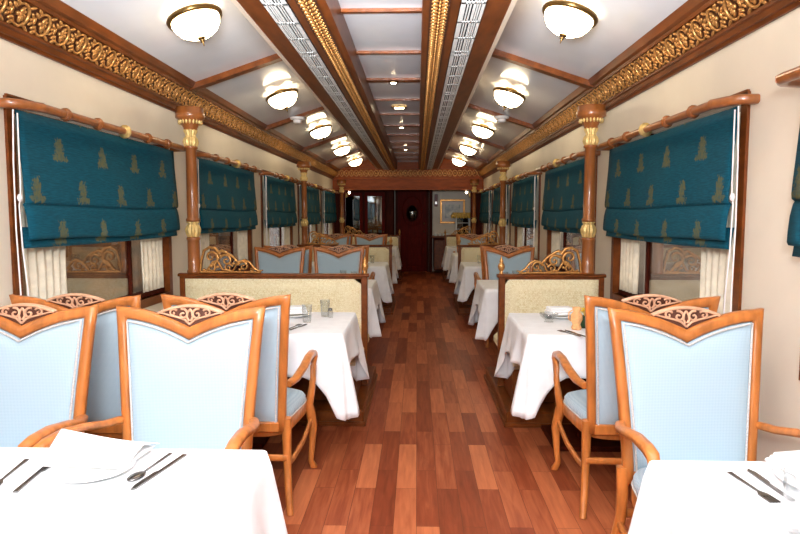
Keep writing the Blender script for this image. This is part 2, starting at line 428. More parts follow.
for s in (-1, 1):
    m = MB(); m.add([fr(s, a, u_, .0015) for a in (Y0, YEND) for u_ in (0.004, DL-.004)], [(0, 1, 3, 2)], False); m.build('frieze_ground', 'carving_ground', bpy.data.objects['trim_%d' % (tn[0]-(1 if s < 0 else 2))])
    m = MB(); y = 1.9
    while y < YEND: frieze_motif(m, s, y); y += .165
    trim(m, 'gilt', 'gilded scroll and palmette frieze on the cornice')
# header beam across the carriage before the vestibule
m = MB(); m.box(WL, YEND, 1.97, WR, YEND+.14, 2.82); m.box(WL, YEND-.03, 2.03, WR, YEND, 2.06); m.box(WL, YEND-.04, 2.20, WR, YEND, 2.235); m.box(WL, YEND-.05, 2.44, WR, YEND, 2.48)
trim(m, 'header_wood', 'polished brown header beam spanning the carriage')
m = MB(); x = WL+.1
while x < WR-.05:
    for d in (-1, 1):
        m.tube([(x-.11+.22*t/12, YEND-.012, 2.34+d*.07*cos(pi*2*t/12)) for t in range(13)], .010, 5, up=(0, 1, 0))
    m.ell((x, YEND-.01, 2.34), (.028, .014, .028)); m.ell((x+.11, YEND-.01, 2.34), (.022, .014, .04))
    x += .22
trim(m, 'gilt', 'gilded interlaced band across the header beam')
struct(MB().box(WL, YEND+.14, 2.03, WR, Y1, 2.07).build('ceiling_vestibule', 'dark_wood'))
for i, s in enumerate((-1, 1)):
    struct(MB().box(min(o2(s, 1.69), o2(s, 1.42)), YEND+.14, 0, max(o2(s, 1.69), o2(s, 1.42)), YEND+.22, 2.03).build('wall_vestibule_%s' % ('left', 'right')[i], 'dark_wood'))
# baseboards
for n, s in (('left', -1), ('right', 1)):
    struct(MB().box(min(o2(s, 1.69), o2(s, 1.675)), Y0, 0, max(o2(s, 1.69), o2(s, 1.675)), YEND, .1).build('baseboard_'+n, 'brown_wood'))
# windows
wn = 0
for s in (-1, 1):
    wx = o2(s, 1.69)
    for c in WC:
        wn += 1
        root = bpy.data.objects.new('window_%d' % wn, None); COL.objects.link(root); root.location = (wx, c, ZB); root['kind'] = 'structure'
        X = lambda d: -s*d      # d inwards from wall face
        def bx(m, d0, y0, z0, d1, y1, z1): m.box(min(X(d0), X(d1)), y0, z0, max(X(d0), X(d1)), y1, z1)
        h = ZT-ZB
        m = MB(); bx(m, -.09, -.94, -.05, .014, -.885, h+.02); bx(m, -.09, .885, -.05, .014, .94, h+.02); bx(m, -.09, -.93, -.06, .012, .93, 0); bx(m, -.09, -.93, h, .014, .93, h+.03)
        m2 = MB(); bx(m2, -.07, -.93, 0, -.03, -.89, h); bx(m2, -.07, .89, 0, -.03, .93, h); bx(m2, -.07, -.89, 0, -.03, .89, .04); bx(m2, -.07, -.03+.38, .04, -.04, .0+.38, h)
        m.build('window_frame', 'brown_wood', root); m2.build('window_sash', 'dark_wood', root)
        g = MB(); bx(g, -.055, -.89, .04, -.05, .89, h); g.build('window_pane', 'window_glass', root)
# platform walls outside the windows
struct(MB().box(-5.1, -3, -1.2, -5.0, 20, 3.2).build('wall_outside_left', 'platform_dark'))
struct(MB().box(3.6, -3, -1.2, 3.7, 20, 3.2).build('wall_outside_right', 'platform_light'))

# ------------------------------------------------------------------ end of the carriage
root = bpy.data.objects.new('door_1', None); COL.objects.link(root); root.location = (-.125, Y1-.004, 0); root['kind'] = 'structure'; root['label'] = 'dark red mahogany end door with small oval window'
m = MB(); m.box(-.36, -.045, 0, .36, 0, 2.0)
for z0, z1 in ((.15, .85),):
    m.box(-.26, -.06, z0, .26, -.045, z1, .01)
m.tube([(.27*cos(a)*.9, -.05, 1.5+.36*sin(a)) for a in [2*pi*k/28 for k in range(28)]], .018, 6, closed=True, up=(0, 1, 0))
m.build('door_leaf', 'mahogany', root)
m = MB(); m.lathe([(0, -.01), (.14, -.01), (.14, .01), (0, .01)], 28); o = m.build('door_glass', 'mirror', root); o.rotation_euler = (pi/2, 0, 0); o.scale = (1, 1.45, 1); o.location = (0, -.052, 1.45)
m = MB(); m.tube([(.14*cos(a), -.058, 1.45+.2*sin(a)) for a in [2*pi*k/28 for k in range(28)]], .014, 6, closed=True, up=(0, 1, 0)); m.build('glass_rim', 'dark_wood', root)
m = MB(); m.ell((.3, -.08, 1.0), (.02, .03, .02)); m.ell((.3, -.07, 1.2), (.018, .015, .03)); m.build('door_handle', 'brass', root)
m = MB(); m.box(-.42, -.07, 0, -.36, 0, 2.05); m.box(.36, -.07, 0, .42, 0, 2.05); m.box(-.42, -.07, 2.0, .42, 0, 2.05); m.build('door_frame', 'dark_wood', root)
trim(MB().box(.30, Y1-.12, 0, .38, Y1, 2.03, .012), 'dark_wood')
t = thing('mirrored_cupboard', 'dark wooden cupboard with two tall mirrored doors beside the end door', 'cupboard', (-1.22, Y1-.02, 0))
m = MB(); m.box(-.66, -.5, 0, .66, 0, 2.02); m.build('body', 'dark_wood', t)
for dx in (-.335, .2):
    w = .24
    d = MB(); d.box(dx-w, -.53, .1, dx+w, -.505, 1.95, .006); d = d.build('door', 'mahogany', t)
    MB().box(dx-.17, -.535, .95, dx+.17, -.529, 1.86).build('mirror', 'mirror', d)
    MB().ell((dx+w-.03, -.545, 1.0), (.012, .014, .03)).build('knob', 'brass', d)
MB().box(.46, -.56, 0, .66, -.5, 2.02, .02).build('pilaster', 'dark_wood', t)
t = thing('sideboard', 'low dark wooden sideboard under the picture at the end of the car', 'sideboard', (.86, Y1, 0))
MB().box(-.46, -.52, .06, .58, -.02, .86, .008).build('body', 'dark_wood', t)
MB().box(-.5, -.56, .86, .6, -.01, .90, .01).build('worktop', 'brown_wood', t)
for dx in (-.22, .3):
    d = MB().box(dx-.22, -.54, .1, dx+.22, -.52, .8, .006).build('door', 'brown_wood', t)
    MB().ell((dx+.18, -.55, .5), (.012, .015, .02)).build('knob', 'brass', d)
def cup(name='coffee_cup'):
    m = MB(); m.lathe([(.001, 0), (.03, 0), (.034, .01), (.045, .06), (.042, .06), (.03, .012), (.001, .01)], 14); return m
for k, (x, dy) in enumerate(((.46, .2), (.56, .3), (.66, .18), (.74, .33))):
    o = cup().build('coffee_cup', 'china'); o.location = (x, Y1-.55+dy, .901)
    tag(o, ['white cup at the left end of the sideboard', 'white cup second from the left on the sideboard', 'white cup third from the left on the sideboard', 'white cup nearest the fringed stand on the sideboard'][k], 'cup', 'white cups on the sideboard')
t = thing('display_stand', 'small white stand with yellow fringed canopy on the sideboard', 'stand', (1.12, Y1-.30, .901))
MB().box(-.2, -.14, 0, .2, .14, .03, .005).build('base', 'white_metal', t)
for sx in (-.17, .17): MB().box(sx-.02, -.12, .03, sx+.02, .12, .48).build('side_panel', 'white_metal', t)
MB().box(-.15, .08, .03, .15, .1, .48).build('back_panel', 'mirror', t)
for z in (.16, .31): MB().box(-.15, -.1, z, .15, .08, z+.01).build('shelf', 'white_metal', t)
m = MB(); m.prism([(-.30, .48), (.30, .48), (.24, .57), (-.24, .57)], 'y', -.18, .16)
for k in range(9): m.ell((-.27+.0675*k, -.18, .47), (.033, .012, .045), None, 8, 5)
m.build('canopy', 'fringe', t)
for k in range(3):
    o = MB().lathe([(.001, 0), (.03, 0), (.032, .07), (.012, .1), (.012, .12), (.001, .12)], 12).build('bottle', 'green'); o.location = (1.04+.08*k, Y1-.32, .93+.003)
    tag(o, ['dark green bottle at the left inside the fringed stand', 'dark green bottle in the middle of the fringed stand', 'dark green bottle at the right inside the fringed stand'][k], 'bottle', 'bottles in the stand')
t = thing('framed_picture', 'gold framed pale landscape picture on the end wall', 'picture', (.88, Y1, 1.5))
m = MB(); m.box(-.31, -.04, -.30, .31, -.005, -.25, .008); m.box(-.31, -.04, .25, .31, -.005, .30, .008); m.box(-.31, -.04, -.25, -.26, -.005, .25, .008); m.box(.26, -.04, -.25, .31, -.005, .25, .008); m.build('frame', 'gilt', t)
MB().box(-.27, -.015, -.26, .27, -.004, .26).build('mount', 'plastic', t); MB().box(-.19, -.02, -.17, .19, -.014, .17).build('painting', 'watercolour', t)
t = thing('wall_plaque', 'small dark red plaque high on the end wall beside the door', 'plaque', (.47, Y1, 1.62))
MB().box(-.04, -.03, 0, .04, -.002, .30, .008).build('board', 'red_sign', t); MB().box(-.025, -.034, .06, .025, -.03, .12).build('plate', 'steel', t)

for s, lab in ((-1, 'small brass wall lamp on the left vestibule post'), (1, 'small brass wall lamp on the right vestibule post')):
    t = thing('wall_lamp', lab, 'lamp', (o2(s, 1.40), YEND+.18, 1.84))
    MB().box(-.02 if s < 0 else -.02, -.02, -.04, .02, .02, .06, .004).build('bracket', 'brass', t)
    MB().sweep([(0, 0, .04), (-s*.04, -.02, .07), (-s*.075, -.04, .05)], .006, seg=6, sq=2).build('arm', 'brass', t)
    MB().ell((-s*.075, -.04, .075), (.022, .022, .028), None, 12, 8).build('bulb', 'small_light', t)
# ------------------------------------------------------------------ ceiling fittings
lampw = {-1: 'left', 1: 'right'}
lampr = ['nearest the camera', 'second from the camera', 'third from the camera', 'fourth from the camera', 'farthest from the camera']
def make_lamp():
    t = thing('ceiling_lamp', '', 'lamp', group='frosted bowl lamps along the ceiling')
    m = MB(); m.lathe([(.001, 0), (.06, 0), (.06, -.02), (.02, -.035), (.02, -.06), (.14, -.065), (.001, -.065)][:6], 24); m.build('mount', 'brass', t)
    m = MB(); m.lathe([(.137, -.066), (.158, -.068), (.162, -.052), (.155, -.038), (.145, -.036), (.139, -.05), (.137, -.066)], 32); m.build('rim', 'brass', t)
    m = MB(); m.lathe([(.138, -.062), (.140, -.075), (.130, -.105), (.108, -.135), (.07, -.158), (.03, -.168), (.001, -.170)], 32); m.build('glass_bowl', 'lamp_glass', t)
    m = MB(); m.lathe([(.001, -.162), (.024, -.165), (.020, -.178), (.008, -.182), (.012, -.192), (.005, -.202), (.003, -.218), (.001, -.22)], 14); m.build('finial', 'brass', t)
    return t
lp = make_lamp(); freeze(); first = True
for i in range(5):
    for s in (-1, 1):
        lab = 'brass rimmed frosted bowl lamp on the %s ceiling slope, %s' % (lampw[s], lampr[i])
        loc = (o2(s, 1.09), 3.66+2.33*i, cz(1.09)+.004)
        if first: lp.location = loc; lp.rotation_euler = (0, -.32, 0); lp['label'] = lab; first = False
        else: dup(lp, loc, lab).rotation_euler = (0, s*.32, 0)
for s in (-1, 1):
    t = thing('smoke_detector', 'round white smoke detector beside the second lamp on the %s ceiling slope' % lampw[s], 'detector', (o2(s, 1.17), 7.25, cz(1.17)-.028))
    MB().lathe([(.001, 0), (.085, 0), (.085, -.02), (.07, -.03), (.001, -.03)], 24).build('base', 'plastic', t)
    MB().lathe([(.001, -.028), (.05, -.028), (.045, -.06), (.03, -.068), (.001, -.068)], 20).build('sensor', 'plastic', t)
    # long white grilles
    g = thing('air_grille', 'long white slotted air grille in the %s ceiling beam' % lampw[s], 'air vent', (o2(s, .48), 0, 2.424), group='white ceiling air grilles')
    m = MB(); xs = [.072, .060, .052, .044, .036, .028, .012, .000, -.014, -.026, -.038, -.050, -.072]
    def bar(a, b, y0, y1): m.box(min(s*a, s*b)*.76, y0, -.006, max(s*a, s*b)*.76, y1, -.002)
    E0 = 1.5
    bar(.078, .058, E0, YEND); bar(.051, .041, E0, YEND); bar(.036, .026, E0, YEND); bar(.021, .004, E0, YEND)
    bar(-.008, -.018, E0, YEND); bar(-.027, -.036, E0, YEND); bar(-.046, -.078, E0, YEND)
    y = E0; k = 0
    while y < YEND-.1:
        bar(.078, -.078, y, y+.022); k += 1
        y += .09 if k % 5 == 0 else .30
    m.build('grille', 'white_metal', g)
    MB().box(-.058, E0, .004, .058, YEND, .010).build('backing', 'black_void', g)
for k, (y, lab) in enumerate(((5.61, 'small round downlight in the centre ceiling strip, nearest'), (8.42, 'small round downlight in the centre ceiling strip, middle'), (11.23, 'small round downlight in the centre ceiling strip, farthest'))):
    t = thing('downlight', lab, 'light', (XC, y, 2.575), group='centre downlights')
    MB().lathe([(.001, 0), (.04, 0), (.038, -.01), (.001, -.01)], 18).build('rim', 'brass', t)
    MB().lathe([(.001, -.008), (.025, -.009), (.02, -.016), (.001, -.018)], 16).build('lens', 'small_light', t)
t = thing('rectangular_downlight', 'small rectangular brass ceiling light in the centre strip', 'light', (XC+.01, 7.02, 2.6))
MB().box(-.085, -.06, -.015, .085, .06, 0, .004).build('frame', 'brass', t); MB().box(-.05, -.03, -.018, .05, .03, -.014).build('lens', 'small_light', t)

# ------------------------------------------------------------------ columns
def make_column():
    t = thing('column', '', 'column', group='turned columns along the side walls')
    m = MB(); m.lathe([(.001, 0), (.052, 0), (.052, .02), (.045, .03), (.045, .25), (.05, .255), (.05, .27), (.043, .275)], 24); m.lathe([(.043, .39), (.05, .395), (.05, .41), (.042, .42), (.039, .93), (.05, .935), (.05, .95), (.04, .955)], 24); m.build('shaft', 'column_wood', t)
    def vase(z0, h):
        m = MB(); P = [(.036, 0), (.044, .1), (.054, .35), (.056, .55), (.046, .75), (.034, .88), (.045, .94), (.045, 1)]
        m.lathe([(r, z0+z*h) for r, z in P], 60, flute=.22, lobes=10); return m
    vase(.27, .12).build('lower_gilt_vase', 'pale_gilt', t)
    m = MB(); P = [(.045, 0), (.048, .08), (.056, .25), (.05, .45), (.036, .62), (.036, .7), (.048, .9), (.048, 1)]
    m.lathe([(r, .95+z*.125) for r, z in P], 60, flute=.22, lobes=10); m.build('upper_gilt_vase', 'pale_gilt', t)
    m = MB(); m.lathe([(.04, 1.07), (.05, 1.075), (.05, 1.09), (.056, 1.095), (.060, 1.11), (.088, 1.145), (.106, 1.16), (.106, 1.195), (.098, 1.20), (.098, 1.235), (.001, 1.235)], 32); c = m.build('capital', 'column_wood', t)
    m = MB()
    for k in range(20):
        a = 2*pi*k/20; m.ell((.080*cos(a), .080*sin(a), 1.13), (.010, .010, .020), None, 5, 4)
    m.build('gilt_beading', 'pale_gilt', c)
    return t
CZ = .962
colm = make_column(); freeze(); first = True
where = ['nearest the camera', 'second from the camera', 'farthest, by the header beam']
for b in range(3):
    for s in (-1, 1):
        lab = 'turned wooden column with gilt vases on the %s side, %s' % (lampw[s], where[b])
        loc = (o2(s, 1.485), BAY*(b+1), CZ)
        if first: colm.location = loc; colm['label'] = lab; first = False
        else: dup(colm, loc, lab)

# ------------------------------------------------------------------ banquettes (partition + bench on each face)
def make_banq(s):
    xa = -.375 if s < 0 else .615       # aisle end
    xw = -1.80 if s < 0 else 1.395      # wall end
    W = abs(xw-xa)
    t = thing('banquette', '', 'bench', group='back to back damask banquettes')
    # local: x from aisle end (0) towards wall = s*W
    def bx(m, a, y0, z0, b, y1, z1, bev=0): return m.box(min(s*a, s*b), y0, z0, max(s*a, s*b), y1, z1, bev)
    m = MB(); bx(m, 0, -.03, .11, .045, .03, .95, .004); bx(m, W-.035, -.03, .11, W, .03, .94, .004)
    m.sweep([(s*-.012, 0, .948), (s*(W-.06), 0, .948), (s*(W+.01), 0, .95)], (.042, .014), seg=8)
    bx(m, .04, -.02, .11, W-.03, .02, .94)
    m.build('back_frame', 'brown_wood', t)
    for d in (-1, 1):
        m = MB()
        def fn(u, v, d=d):
            x = .045+(W-.085)*u; z = .46+.462*v
            if u > .9 and v > .85: z -= 0
            e = (1-abs(2*u-1)**10)*(1-abs(2*v-1)**6)
            return (s*x, d*(.02+.038*max(0, e)**.5), z)
        m.grid(fn, 24, 12); m.build('back_cushion', 'damask', t)
        m = MB(); bx(m, .02, d*.05 if d > 0 else -.46, .34, W-.02, .46 if d > 0 else -.05, .44, .03); m.build('seat_cushion', 'damask', t)
        m = MB(); bx(m, .05, .03 if d > 0 else -.42, .11, W-.02, .42 if d > 0 else -.03, .34); m.build('seat_box', 'brown_wood', t)
    m = MB(); bx(m, -.02, -.63, 0, W, .63, .10, .008); bx(m, -.035, -.645, 0, W, .645, .03, .005); m.build('plinth', 'brown_wood', t)
    m = MB(); m.lathe([(.001, 0), (.016, 0), (.016, .012), (.010, .02), (.022, .04), (.027, .06), (.022, .078), (.012, .088), (.016, .095), (.012, .11), (.005, .128), (.001, .14)], 20, c=(s*.018, 0, .958)); m.build('finial', 'gilt', t)
    # carved gilt scrolls, descending from the column towards the aisle
    cx = abs((XC+s*1.485)-xa)-.05
    P = MB(); G = MB()
    def stroke(pts, r0, r1):
        n = len(pts)
        rr = [r0+(r1-r0)*i/(n-1) for i in range(n)]
        P.sweep([(s*(cx-u), 0, .96+z) for u, z in pts], [(a*1.45, .009) for a in rr], up=(0, 1, 0), seg=6, sq=2)
        for d in (-1, 1): G.sweep([(s*(cx-u), d*.009, .96+z) for u, z in pts], [(a*1.25, .008) for a in rr], up=(0, 1, 0), seg=6, sq=2)
    for (u, z, r, a0, dr) in ((.085, .125, .065, -1.7, 1), (.085, .045, .036, 1.2, -1), (.20, .10, .05, 2.6, -1), (.215, .045, .034, .3, 1), (.33, .055, .045, 2.9, -1), (.40, .03, .02, 0, 1)):
        stroke(spiral((u, z), r, r*.12, a0, 1.35, 22, dr), r*.17, .003)
    stroke([(.0, .02), (.01, .10), (.03, .175), (.075, .20), (.12, .19), (.15, .15)], .006, .011)
    stroke([(.14, .16), (.17, .175), (.2, .16), (.25, .13), (.29, .085), (.34, .105), (.38, .085), (.41, .045), (.445, .02), (.475, .025)], .010, .004)
    stroke([(.0, .012), (.12, .012), (.25, .012), (.46, .010)], .009, .006)
    stroke([(.02, .03), (.05, .02), (.10, .09), (.13, .1), (.17, .03), (.25, .02), (.29, .09)], .008, .005)
    for (u, z) in ((.14, .12), (.155, .135), (.27, .10), (.255, .075), (.30, .03), (.13, .05)):
        for d in (-1, 1): G.ell((s*(cx-u), d*.012, .96+z), (.013, .006, .009), Matrix.Rotation(.7, 3, 'Y'), 6, 4)
    c = P.build('carved_scroll', 'carving_ground', t); G.build('gilding', 'gilt', c)
    return t
for s in (-1, 1):
    bq = make_banq(s); freeze()
    for b in range(3):
        lab = '%s cream damask banquette with gilt scrolls, %s of aisle, %s' % (('wide', 'narrow')[s > 0], lampw[s], ['nearest', 'second', 'farthest, under header beam'][b])
        loc = (-.375 if s < 0 else .615, BAY*(b+1), 0)
        if b == 0: bq.location = loc; bq['label'] = lab
        else: dup(bq, loc, lab)

# ------------------------------------------------------------------ blinds, rails, curtains
BZ = 1.245; BL = 1.88
def make_blind():
    t = thing('roman_blind', '', 'blind', group='teal roman blinds')
    # local origin: centre of bottom edge; +x points into the room; y along; z up
    prof = []
    H = .645
    pr_ = [(H, .0), (.5, .004), (.36, .012), (.235, .020), (.215, .018), (.205, .006), (.195, .012), (.15, .022), (.09, .028), (.05, .030), (.038, .024)]
    m = MB()
    def fn(u, v):
        k = v*(len(pr_)-1); i = min(int(k), len(pr_)-2); f = k-i
        z = pr_[i][0]*(1-f)+pr_[i+1][0]*f; d = pr_[i][1]*(1-f)+pr_[i+1][1]*f
        y = (u-.5)*BL*(1-.012*(H-z))
        sag = .012*sin(u*pi)*(1-z/H)
        return (d+.004*sin(u*13+z*6), y, z-sag+.006*sin(u*7)*(1-z/H))
    m.grid(fn, 28, 30); m.build('fabric', 'teal_fabric', t, [('SOLIDIFY', dict(thickness=.004))])
    m = MB()
    def fn2(u, v):
        z = .10*(1-v); y = (u-.5)*BL*.995
        return (-.004+.012*v+.003*sin(u*9), y, z-.010*sin(u*pi)*.8)
    m.grid(fn2, 24, 5); m.build('hem_fold', 'teal_fabric', t, [('SOLIDIFY', dict(thickness=.006))])
    m = MB()
    m.tube([(.035, -BL/2-.045-.01*k/10, .64-.02-.075*k+.0) for k in range(6)]+[(.035, -BL/2-.065, .2), (.035, -BL/2-.055, 0), (.035, -BL/2-.03, -.2), (.035, -BL/2-.02, -.42)], .0035, 5)
    m.tube([(.035, -BL/2-.075, .63), (.035, -BL/2-.09, .4), (.035, -BL/2-.095, .1), (.035, -BL/2-.085, -.2), (.035, -BL/2-.09, -.45)], .0035, 5)
    c = m.build('cord', 'cord', t)
    MB().ell((.037, -BL/2-.06, .235), (.01, .016, .02)).build('toggle', 'cord', c)
    return t
bl = make_blind(); freeze(); first = True
bword = ['nearest full one', 'second', 'third', 'fourth', 'fifth, next to the header beam']
def make_rail():
    t = thing('blind_rail', '', 'rail', group='wooden valance rails over the blinds')
    m = MB(); h = .98
    m.sweep([(.0, -h-.03, .0), (.06, -h-.03, 0), (.10, -h+.02, 0), (.13, -h+.10, 0)], (.030, .022), seg=8, sq=3)
    m.sweep([(.13, -h+.08, 0), (.13, h-.05, 0)], .021, seg=12, sq=2)
    m.sweep([(.13, h-.06, 0), (.09, h, 0), (0, h+.02, 0)], (.026, .018), seg=8, sq=3)
    m.build('rod', 'column_wood', t)
    for k in range(5):
        y = -.68+.32*k; m = MB(); w = .034 if k != 2 else .042
        for dy in (-.014, 0, .014): m.sweep([(.13, y+dy-.005, 0), (.13, y+dy, 0), (.13, y+dy+.005, 0)], [.022, .030 if dy else w, .022], seg=12, sq=2)
        m.build('ring', 'column_wood' if k != 2 else 'pale_gilt', t)
    return t
rl = make_rail(); freeze()
def cside(ww):      # pleated curtain, gathered
    m = MB()
    def fn(u, v):
        y = (u-.5)*ww*(1-.12*sin(v*pi*.5)); z = 1.02*(1-v)
        return (.013*sin(u*ww*pi*2/.075+v*.6)+.003*sin(u*31+v*9), y+.006*sin(v*7+u*5), z)
    m.grid(fn, 60, 10); return m
cur = tag(cside(.40).build('sheer_curtain', 'curtain', None, [('SOLIDIFY', dict(thickness=.002))]), '', 'curtain', 'cream curtains beside the windows')
firstc = True
for s in (-1, 1):
    for i in range(-1 if s > 0 else 0, 5):
        c = 3.80+2.35*i; rz = 0 if s < 0 else pi
        w = ('nearest edge, cut by the frame' if i < 0 else bword[i])
        lab = 'teal roman blind with gold motifs on the %s wall, %s' % (lampw[s], w)
        xx = WL+.045 if s < 0 else WR-.045
        if s < 0: o = bl if i == 0 else dup(bl, (xx, c, BZ), lab)
        else: o = dup(bl, (xx, c, BZ), lab, scale=(-1, 1, 1))
        o.location = (xx, c+.02, BZ); o['label'] = lab
        lab = 'ringed wooden rail above the %s wall blind, %s' % (lampw[s], w)
        o = rl if (s < 0 and i == 0) else dup(rl, (0, 0, 0), lab)
        o.location = (WL if s < 0 else WR, c+.02, 1.905); o['label'] = lab
        if s > 0: o.scale = (-1, 1, 1)
        for e, dy in (('near', -.64), ('far', .65)):
            if i < 0 and e == 'near': continue
            lab = 'cream curtain at %s side of %s window, blind %s' % (e, lampw[s], w)
            o = cur if firstc else cur.copy()
            if not firstc: COL.objects.link(o)
            firstc = False
            o.location = (WL-.020 if s < 0 else WR+.020, c+dy, .86); o['label'] = lab
if True:
    # blind cord positions near the camera are part of each blind
    pass

# ------------------------------------------------------------------ chairs
def topz(u): u = abs(u); return .962+.078*(1-(1-u)**1.9)
def hw(z): return .248+.047*((max(z, .40)-.40)/.64)**1.25
def yl(z): return -.20-.085*((max(z, .42)-.42)/.62)**1.2
def make_chair():
    t = thing('armchair', '', 'chair', group='honey wood armchairs in light blue fabric')
    T = .042
    m = MB(); st = []
    zs = [.38+.58*k/8 for k in range(9)]
    L_ = [((-hw(z), z), (-hw(z)+T*.95, z)) for z in zs]
    L_.append(((-.297, 1.022), (-.246, .985)))
    us = [1, .92, .8, .65, .5, .35, .2, .08, 0]
    top = []
    for u in us:
        zo = topz(u)+(.004 if u > .95 else 0); to = (-.297*u, zo); xi = -.25*u
        zi = topz(u*.86)-.045-(.006*(1-u)) ; top.append((to, (xi, zi)))
    half = L_+top[1:] if False else L_[:-1]+top
    full = half+[((-a[0], a[1]), (-b[0], b[1])) for a, b in half[-2::-1]]
    vs = []; seg = 8
    for (o, i) in full:
        cx, cz_ = (o[0]+i[0])/2, (o[1]+i[1])/2; dx, dz = (o[0]-i[0])/2, (o[1]-i[1])/2
        for k in range(seg):
            a = 2*pi*(k+.5)/seg; c, d = cos(a), sin(a)
            c = math.copysign(abs(c)**.6, c); d = math.copysign(abs(d)**.6, d)
            x, z = cx+dx*c, cz_+dz*c; vs.append((x, yl(z)+d*.022, z))
    F = [(i*seg+k, i*seg+(k+1) % seg, (i+1)*seg+(k+1) % seg, (i+1)*seg+k) for i in range(len(full)-1) for k in range(seg)]
    F += [tuple(range(seg))[::-1], tuple((len(full)-1)*seg+k for k in range(seg))]
    m.add(vs, F); m.box(-.22, -.225, .375, .22, -.185, .425, .005)
    m.build('back_frame', 'honey_wood', t)
    # upholstery front and back
    def itop(u): return topz(abs(u)*.86)-.047-.006*(1-abs(u))
    for d, nm in ((1, 'front_upholstery'), (-1, 'back_upholstery')):
        m = MB()
        def fn(a, b, d=d):
            u = 2*a-1; zt = itop(u); z = .42+(zt-.42)*b; x = u*(hw(z)-T*.80 if b < .999 else .252)
            x = u*(hw(z)-T*.85)
            e = (1-abs(u)**6)*(1-abs(2*b-1)**8)
            return (x, yl(z)+d*(.008+.020*max(0, e)**.5), z)
        m.grid(fn, 24, 18); up = m.build(nm, 'blue_fabric', t)
        m = MB(); path = []
        for k in range(10):
            z = .425+(itop(1)-.425)*k/9; path.append((-(hw(z)-T-.004), yl(z)+d*.022, z-(.004 if k == 9 else 0)))
        for k in range(1, 17):
            u = -1+2*k/16; z = itop(u)-.006; path.append((u*(hw(z)-T-.004), yl(z)+d*.022, z))
        for k in range(8, -1, -1):
            z = .425+(itop(1)-.425)*k/9; path.append((hw(z)-T-.004, yl(z)+d*.022, z))
        m.tube(path, .0045, 5, up=(0, 1, 0)); m.build('piping', 'piping', up)
    # carved crest filling the V
    ground = MB(); carve = MB()
    def ctop(u): return 1.047-.20*u*u*1.0
    n = 16; U = .43
    vs = []; 
    for k in range(n+1):
        u = -U+2*U*k/n; zt = 1.043-.028*(u/U)**2; zb_ = topz(u)-.004; x = u*.297
        zt = max(zt, zb_+.001)
        for yy in (-.006, .006): vs += [(x, yl(zb_)+yy, zb_), (x, yl(zt)+yy, zt)]
    F = []
    for k in range(n):
        a = 4*k; b = a+4
        F += [(a, b, b+1, a+1), (a+2, a+3, b+3, b+2), (a+1, b+1, b+3, a+3)]
    ground.add(vs, F, False)
    for d in (-1, 1):
        def S(pts, r):
            n_ = len(pts); carve.sweep([(x, yl(z)+d*.009, z) for x, z in pts], [(r*1.1*(1-.35*i/n_), .006) for i in range(n_)], up=(0, 1, 0), seg=5, sq=2)
        S([(x*.297, 1.043-.028*(x/U)**2+.0) for x in [-U+2*U*k/12 for k in range(13)]], .0065)
        for sx in (-1, 1):
            S([(sx*a, b) for a, b in spiral((.028, 1.010), .024, .004, 1.2, 1.2, 12)], .0050)
            S([(sx*a, b) for a, b in spiral((.068, 1.016), .018, .003, 2.6, 1.1, 11, -1)], .0042)
            S([(sx*a, b) for a, b in ((.0, .972), (.02, .99), (.05, 1.0), (.085, 1.008), (.118, 1.017))], .0045)
            S([(sx*a, b) for a, b in ((.004, .985), (.012, 1.0), (.008, 1.02), (.0, 1.032))], .005)
    g = ground.build('carved_crest', 'crest_ground', t); carve.build('carving', 'carved_ash', g)
    # seat
    def outl(k, n=40, grow=0):
        a = 2*pi*k/n; c, d = cos(a), sin(a)
        x = math.copysign(abs(c)**.42, c); y = math.copysign(abs(d)**.42, d)
        hwid = .238+(.292-.238)*((y+1)/2)
        yy = .035+y*.235+ (.03*(1-x*x) if y > .5 else 0)
        return (x*(hwid+grow), yy*(1+grow*1.5)), (x, y)
    m = MB(); vs = []; n = 40
    for (g_, z) in ((0, .345), (.002, .35), (.002, .40), (-.006, .405)):
        for k in range(n): (x, y), _ = outl(k, n, g_); vs.append((x, y, z))
    F = [(i*n+k, i*n+(k+1) % n, (i+1)*n+(k+1) % n, (i+1)*n+k) for i in range(3) for k in range(n)]+[tuple(range(n))[::-1], tuple(3*n+k for k in range(n))]
    m.add(vs, F); m.build('seat_frame', 'honey_wood', t)
    m = MB(); vs = []
    rings = ((-.008, .403), (-.002, .415), (-.002, .432), (-.012, .446), (-.05, .458), (-.13, .466))
    for (g_, z) in rings:
        for k in range(n): (x, y), _ = outl(k, n, g_); vs.append((x, max(y, -.185), z))
    F = [(i*n+k, i*n+(k+1) % n, (i+1)*n+(k+1) % n, (i+1)*n+k) for i in range(len(rings)-1) for k in range(n)]+[tuple((len(rings)-1)*n+k for k in range(n))]
    m.add(vs, F); st_ = m.build('seat_cushion', 'blue_fabric', t)
    m = MB(); m.tube([(outl(k, n, 0)[0][0], max(outl(k, n, 0)[0][1], -.188), .409) for k in range(n)], .004, 5, closed=True); m.build('piping', 'piping', st_)
    for sx in (-1, 1):
        MB().sweep([(sx*.252, -.20, .44), (sx*.25, -.195, .34), (sx*.252, -.20, .24), (sx*.262, -.235, .12), (sx*.28, -.285, 0)], [(.021, .022), (.021, .023), (.019, .020), (.017, .018), (.015, .016)], up=(0, 1, 0), sq=3).build('leg', 'honey_wood', t)
        MB().sweep([(sx*.272, .235, .40), (sx*.285, .252, .33), (sx*.298, .272, .24), (sx*.292, .266, .13), (sx*.284, .258, .05), (sx*.298, .285, .0)], [(.024, .024), (.026, .026), (.023, .023), (.017, .017), (.015, .015), (.018, .020)], up=(0, 1, 0), sq=3).build('leg', 'honey_wood', t)
